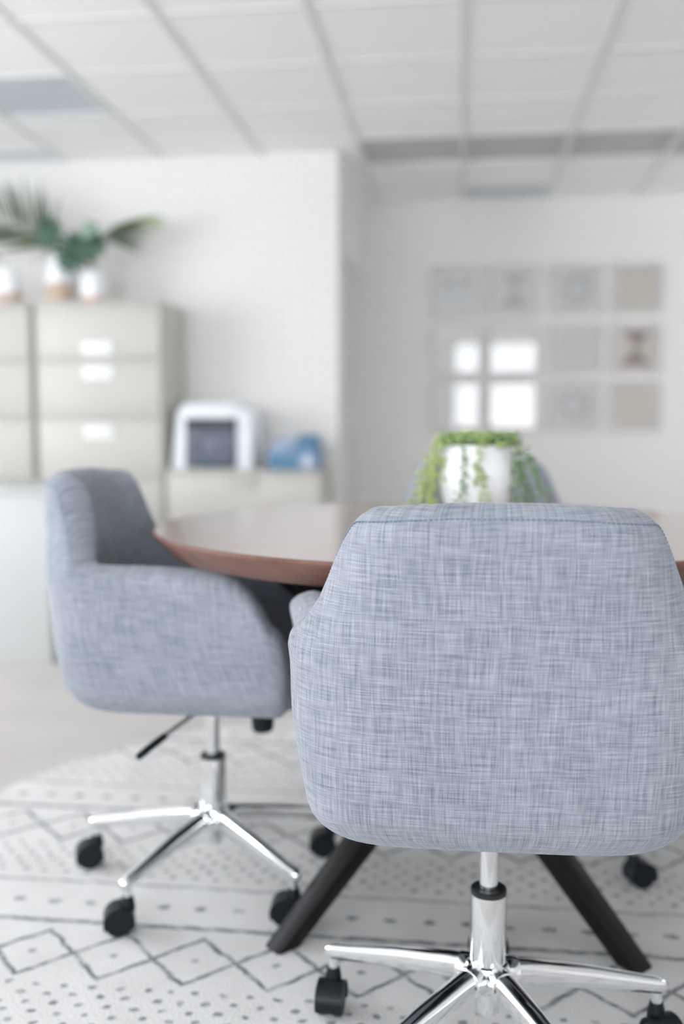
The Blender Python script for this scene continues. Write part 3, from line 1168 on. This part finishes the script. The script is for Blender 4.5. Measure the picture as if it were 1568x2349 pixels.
# ------------------------------------------------------------------ printer and blue machine on the low cabinet
ZL = 0.690
pr = thing('printer', 'white printer with a dark slate front on the low filing cabinet', 'printer', (-1.463, 5.88, ZL))
hexa('body', [(-0.245, -0.18, 0), (0.245, -0.18, 0), (0.245, 0.18, 0), (-0.245, 0.18, 0)],
     [(-0.205, -0.165, 0.355), (0.235, -0.165, 0.355), (0.235, 0.18, 0.355), (-0.205, 0.18, 0.355)], 'white_plastic', pr, 0.012)
box('scanner_lid', -0.185, 0.150, -0.150, 0.175, 0.353, 0.385, 'white_plastic', pr, 0.010)
fp = box('front_panel', -0.152, 0.152, -0.192, -0.165, 0.008, 0.250, 'slate_plastic', pr, 0.006)
box('paper_tray', -0.140, 0.140, -0.197, -0.186, 0.020, 0.105, 'slate_plastic', pr, 0.004)
link('tray_grip', lathe_mesh('tray_grip', [(0.002, -0.006), (0.040, -0.006), (0.042, 0.0), (0.040, 0.006), (0.002, 0.006)], 'grey_plastic', 24, axis='z'), fp, (0, -0.192, 0.145), (PI / 2, 0, 0))
box('output_slot', -0.152, 0.152, -0.190, -0.150, 0.252, 0.300, 'gloss_black', pr, 0.004)
box('control_panel', -0.070, 0.075, -0.186, -0.150, 0.268, 0.296, 'grey_plastic', pr, 0.004)

bl = thing('desktop_machine', 'small blue desktop machine with a raised right side, beside the printer', 'office machine', (-0.979, 5.80, ZL))
box('body', -0.150, 0.150, -0.09, 0.11, 0.0, 0.105, 'blue_plastic', bl, 0.008)
hexa('head', [(0.005, -0.085, 0.10), (0.150, -0.085, 0.10), (0.150, 0.10, 0.10), (0.005, 0.10, 0.10)],
     [(0.025, -0.06, 0.202), (0.134, -0.06, 0.202), (0.134, 0.09, 0.202), (0.025, 0.09, 0.202)], 'blue_plastic', bl, 0.008)
hexa('sloped_panel', [(-0.145, -0.08, 0.10), (0.010, -0.08, 0.10), (0.010, 0.10, 0.10), (-0.145, 0.10, 0.10)],
     [(-0.128, 0.02, 0.178), (0.010, 0.02, 0.178), (0.010, 0.10, 0.178), (-0.128, 0.10, 0.178)], 'pale_blue_plastic', bl, 0.006)
link('highlight_disc', lathe_mesh('highlight_disc', [(0.002, -0.005), (0.045, -0.005), (0.047, 0.0), (0.045, 0.005), (0.002, 0.005)], 'highlight_pale', 28), bl, (0.085, -0.092, 0.050), (PI / 2, 0, 0))  # added pale disc standing in for a highlight on the casing

# ------------------------------------------------------------------ vases on the tall cabinets
ZT = 1.668


def vase(label, x, y, base_prof, body_prof, base_mat, slant=0.0):
    t = thing('vase', label, 'vase', (x, y, ZT), 0, 'white dipped vases on the filing cabinets')
    link('base', lathe_mesh('base', base_prof, base_mat, 28), t)
    me = lathe_mesh('body', body_prof, 'ceramic_white', 32)
    if slant:
        zt = max(p[1] for p in body_prof)
        zb = min(p[1] for p in body_prof)
        for v in me.vertices:
            k = (v.co.z - zb) / (zt - zb)
            v.co.z += slant * v.co.x * k * k
    link('body', me, t)
    return t


vase('white egg-shaped vase with a copper base, rightmost on the tall cabinets', -2.180, 5.76,
     [(0.020, 0.0), (0.052, 0.0), (0.060, 0.020), (0.064, 0.036), (0.020, 0.036)],
     [(0.010, 0.034), (0.064, 0.034), (0.072, 0.080), (0.072, 0.125), (0.064, 0.165), (0.045, 0.192), (0.034, 0.197), (0.028, 0.190), (0.010, 0.15)], 'copper_base')
vase('tall white slant-topped vase on a brown wood base, middle of the three', -2.390, 5.77,
     [(0.020, 0.0), (0.076, 0.0), (0.080, 0.05), (0.076, 0.120), (0.02, 0.120)],
     [(0.010, 0.118), (0.076, 0.118), (0.076, 0.17), (0.066, 0.23), (0.046, 0.285), (0.038, 0.282), (0.010, 0.22)], 'tan_wood', 0.55)
vase('squat white vase with a brown base at the left edge of the cabinets', -2.705, 5.76,
     [(0.020, 0.0), (0.084, 0.0), (0.086, 0.04), (0.080, 0.062), (0.02, 0.062)],
     [(0.010, 0.060), (0.080, 0.060), (0.084, 0.10), (0.070, 0.16), (0.042, 0.215), (0.034, 0.215), (0.010, 0.17)], 'tan_wood')

# ------------------------------------------------------------------ palm fronds and monstera leaves
def leaflet_mesh(name, mat):
    """unit-length blade along +x, folded a little along its midrib"""
    verts, faces = [], []
    st = [(0.0, 0.010), (0.15, 0.036), (0.4, 0.046), (0.7, 0.034), (0.9, 0.014), (1.0, 0.001)]
    for x, w in st:
        dz = -0.10 * x * x
        verts += [(x, -w, dz + 0.012), (x, 0, dz), (x, w, dz + 0.012), (x, 0, dz - 0.004)]
    for i in range(len(st) - 1):
        for k in range(4):
            k2 = (k + 1) % 4
            faces.append((i * 4 + k, i * 4 + k2, i * 4 + 4 + k2, i * 4 + 4 + k))
    faces.append((0, 1, 2, 3))
    n = (len(st) - 1) * 4
    faces.append((n, n + 1, n + 2, n + 3))
    return new_mesh(name, verts, faces, mat, True)


LF = {'palm_green': leaflet_mesh('leaflet', 'palm_green'), 'palm_light': leaflet_mesh('leaflet', 'palm_light')}


def bez(P, s):
    a = [Vector(p) for p in P]
    while len(a) > 1:
        a = [p.lerp(q, s) for p, q in zip(a, a[1:])]
    return a[0]


def frond(label, pts, n, lens, dirA, dirB, s0, light_from, seed):
    base = Vector(pts[0])
    t = thing('palm_frond', label, 'palm frond', base, 0, 'palm fronds on the filing cabinets')
    P = [Vector(p) - base for p in pts]
    N = 16
    link('stem', tube_mesh('stem', [bez(P, k / N) for k in range(N + 1)], [0.006 - 0.0045 * k / N for k in range(N + 1)], 'palm_stem', 8), t)
    rnd = random.Random(seed)
    for k in range(n):
        s = s0 + (0.985 - s0) * k / (n - 1)
        p = bez(P, s)
        tg = (bez(P, min(1, s + 0.02)) - bez(P, s - 0.02)).normalized()
        for side, dr in ((0, dirA), (1, dirB)):
            d = (Vector(dr(s)) + tg * 0.28 + Vector((rnd.gauss(0, .05), rnd.gauss(0, .10), rnd.gauss(0, .05)))).normalized()
            L = lens(s) * rnd.uniform(0.9, 1.1)
            zax = d.cross(Vector((0, 1, 0.25))).normalized() if rnd.random() < 2 else None
            yax = Vector((0, 1, 0)).cross(d)
            # blade faces the room (-y) roughly
            zx = Vector((rnd.gauss(0, .25), -1, rnd.gauss(0.2, .25)))
            zx = (zx - d * zx.dot(d)).normalized()
            yx = zx.cross(d)
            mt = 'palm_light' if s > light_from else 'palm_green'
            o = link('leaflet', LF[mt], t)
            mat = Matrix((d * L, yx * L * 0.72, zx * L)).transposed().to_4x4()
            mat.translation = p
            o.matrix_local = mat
    return t


frond('palm frond arching up and left out of the frame', [(-2.395, 5.79, 1.90), (-2.42, 5.82, 2.06), (-2.60, 5.82, 2.13), (-2.98, 5.80, 2.20)], 17,
      lambda s: 0.34 * (1 - 0.4 * abs(s - .5)), lambda s: (0.60 - 1.15 * s, 0.03, 1.0), lambda s: (-0.85, -0.05, -0.28), 0.30, 9.0, 1)
frond('palm frond reaching right with yellow-green tip', [(-2.20, 5.78, 1.86), (-2.22, 5.82, 2.08), (-2.02, 5.83, 2.19), (-1.83, 5.80, 2.15)], 17,
      lambda s: 0.29 * (1.15 - 0.75 * s), lambda s: (0.62 + 0.3 * s, -0.02, -0.80 + 0.45 * s), lambda s: (0.95, 0.02, 0.10), 0.38, 0.72, 2)
frond('small palm frond hanging low at the left edge of the cabinets', [(-2.705, 5.75, 1.87), (-2.715, 5.72, 1.95), (-2.80, 5.68, 2.00), (-2.95, 5.66, 1.98)], 14,
      lambda s: 0.14, lambda s: (-0.4, 0.0, -0.9), lambda s: (-0.4, 0.0, 0.8), 0.35, 9.0, 3)


def monstera(label, base, center, size, normal, roll, mat, seed):
    """heart-shaped, notched leaf on a stem"""
    base = Vector(base)
    t = thing('monstera_leaf', label, 'leaf', base, 0, 'broad leaves among the palm fronds')
    c = Vector(center) - base
    n = Vector(normal).normalized()
    xa = n.cross(Vector((0, 0, 1))).normalized()
    ya = xa.cross(n).normalized() * -1
    ca, sa = math.cos(roll), math.sin(roll)
    xr, yr = xa * ca + ya * sa, ya * ca - xa * sa
    rim = []
    K = 84
    for k in range(K):
        a = 2 * PI * k / K
        r = 0.86 + 0.14 * math.cos(a) - 0.34 * math.exp(-((a - PI) / 0.28) ** 2)
        if 0.5 < a < 2.5 or 0.5 < 2 * PI - a < 2.5:
            q = (a * 7 / PI) % 1.0
            r *= 1 - 0.36 * math.exp(-((q - 0.5) / 0.14) ** 2)
        rim.append((r * math.cos(a), r * math.sin(a) * 0.88))
    verts, faces = [], []
    rows = (0.0, 0.35, 0.7, 1.0)

    def P(x, y, up):
        cup = 0.10 * y * y + 0.06 * x * x
        return c + (yr * x + xr * y) * size + n * ((-cup + 0.03 * math.cos(9 * x)) * size + up)
    for up in (0.0015, -0.0015):
        for q in rows[1:]:
            for x, y in rim:
                verts.append(P(x * q, y * q, up))
    for b in (0, 3 * K):
        for r in range(2):
            for k in range(K):
                k2 = (k + 1) % K
                faces.append((b + r * K + k, b + r * K + k2, b + (r + 1) * K + k2, b + (r + 1) * K + k))
    for k in range(K):
        k2 = (k + 1) % K
        faces.append((2 * K + k, 2 * K + k2, 5 * K + k2, 5 * K + k))
    i0 = len(verts)
    verts.append(P(0, 0, 0.0015))
    verts.append(P(0, 0, -0.0015))
    for k in range(K):
        k2 = (k + 1) % K
        faces.append((i0, k, k2))
        faces.append((i0 + 1, 3 * K + k, 3 * K + k2))
    link('blade', new_mesh('blade', verts, faces, mat, True), t)
    end = P(-0.55, 0, -0.002)
    link('stem', tube_mesh('stem', [Vector((0, 0, 0)), end * 0.5 + Vector((0, 0.02, 0.02)), end], [0.0045, 0.004, 0.003], 'palm_stem', 8), t)


monstera('dark green notched leaf above the middle vase', (-2.39, 5.77, 1.90), (-2.445, 5.74, 2.095), 0.120, (-0.15, -1, 0.15), 0.3, 'monstera_green', 1)
monstera('largest dark green notched leaf, between middle and right vase', (-2.18, 5.76, 1.84), (-2.255, 5.70, 1.980), 0.150, (0.1, -1, 0.25), -0.5, 'monstera_green', 2)
monstera('dark green leaf above the copper-based egg-shaped vase', (-2.18, 5.76, 1.85), (-2.130, 5.655, 2.000), 0.105, (0.2, -1, 0.1), -0.9, 'monstera_green', 3)
monstera('pale green leaf highest above the right vase', (-2.18, 5.77, 1.85), (-2.135, 5.61, 2.080), 0.070, (0.1, -1, 0.5), -0.4, 'monstera_light', 4)

# ------------------------------------------------------------------ framed prints
PXC = [-0.055, 0.359, 0.803, 1.234]
PZC = [1.932, 1.503, 1.091]
HALF = 0.182
rows = ['top', 'middle', 'bottom']
colw = ['first', 'second', 'third', 'fourth']
KIND = [['pale', 'glass1', 'star', 'tan'], ['sand', 'sand', 'sand', 'glass'], ['sand', 'tan', 'star', 'tan']]
DESC = {'pale': 'pale abstract print', 'glass1': 'faint hourglass print', 'glass': 'dark brown hourglass print', 'star': 'starburst print with pale centre',
        'tan': 'plain tan print', 'sand': 'plain sand print'}


def poly(name, pts, y, mat, parent):
    v = [(x, y, z) for x, z in pts] + [(x, y + 0.001, z) for x, z in pts]
    k = len(pts)
    f = [list(range(k)), list(range(k, 2 * k))[::-1]] + [(i, (i + 1) % k, k + (i + 1) % k, k + i) for i in range(k)]
    return link(name, new_mesh(name, v, f, mat, False), parent)


for r in range(3):
    for c in range(4):
        kd = KIND[r][c]
        ds = DESC[kd]
        if r == 1 and c < 2 or r == 2 and c < 2:
            ds = 'print with the window mirrored in its glass'
        lab = 'framed %s, %s row, %s from the left' % (ds, rows[r], colw[c])
        t = thing('framed_print', lab, 'picture', (PXC[c], YB, PZC[r]), 0, 'framed prints on the alcove wall')
        H_, fw, y0, y1 = HALF, 0.022, -0.032, -0.001
        box('frame', -H_, H_, y0, y1, H_ - fw, H_, 'frame_wood', t, 0.002)
        box('frame', -H_, H_, y0, y1, -H_, -H_ + fw, 'frame_wood', t, 0.002)
        box('frame', -H_, -H_ + fw, y0, y1, -H_ + fw, H_ - fw, 'frame_wood', t, 0.002)
        box('frame', H_ - fw, H_, y0, y1, -H_ + fw, H_ - fw, 'frame_wood', t, 0.002)
        q = H_ - fw
        box('mat_board', -q, q, -0.012, -0.004, -q, q, 'mat_board', t)
        g = 0.125
        art = poly('art', [(-g, -g), (g, -g), (g, g), (-g, g)], -0.0135, {'pale': 'mat_board', 'glass1': 'art_sand', 'glass': 'art_tan', 'star': 'mat_board', 'tan': 'art_tan', 'sand': 'art_sand'}[kd], t)
        if kd.startswith('glass'):
            mt = 'art_ink' if kd == 'glass' else 'frame_wood'
            poly('shape', [(-0.09, g), (0.012, 0.0), (0.09, g)][::-1], -0.0148, mt, art)
            poly('shape', [(-0.11, -g), (0.11, -g), (0.0, 0.01)], -0.0148, mt, art)
        if kd == 'star':
            for k in range(8):
                a = k * PI / 4 + .2
                a1, a2 = a - 0.22, a + 0.22
                poly('ray', [(0.045 * math.cos(a), 0.045 * math.sin(a)), (0.09 * math.cos(a1), 0.09 * math.sin(a1)), (0.125 * math.cos(a), 0.125 * math.sin(a)), (0.09 * math.cos(a2), 0.09 * math.sin(a2))], -0.0148, 'frame_wood', art)
            poly('centre', [(0.035 * math.cos(k * PI / 8), 0.035 * math.sin(k * PI / 8)) for k in range(16)], -0.0148, 'art_blue', art)
        if kd == 'pale':
            poly('shape', [(-0.11, -0.02), (0.10, 0.0), (0.10, -0.07), (-0.11, -0.06)], -0.0148, 'art_blue', art)
            poly('shape', [(-0.08, 0.02), (-0.02, 0.03), (-0.03, 0.10), (-0.08, 0.09)], -0.0148, 'art_pale', art)
            poly('shape', [(0.03, 0.03), (0.08, 0.03), (0.09, 0.10), (0.04, 0.09)], -0.0148, 'frame_wood', art)
        link('glass', box_mesh('glass', -q, q, -0.024, -0.022, -q, q, 'picture_glass'), t)
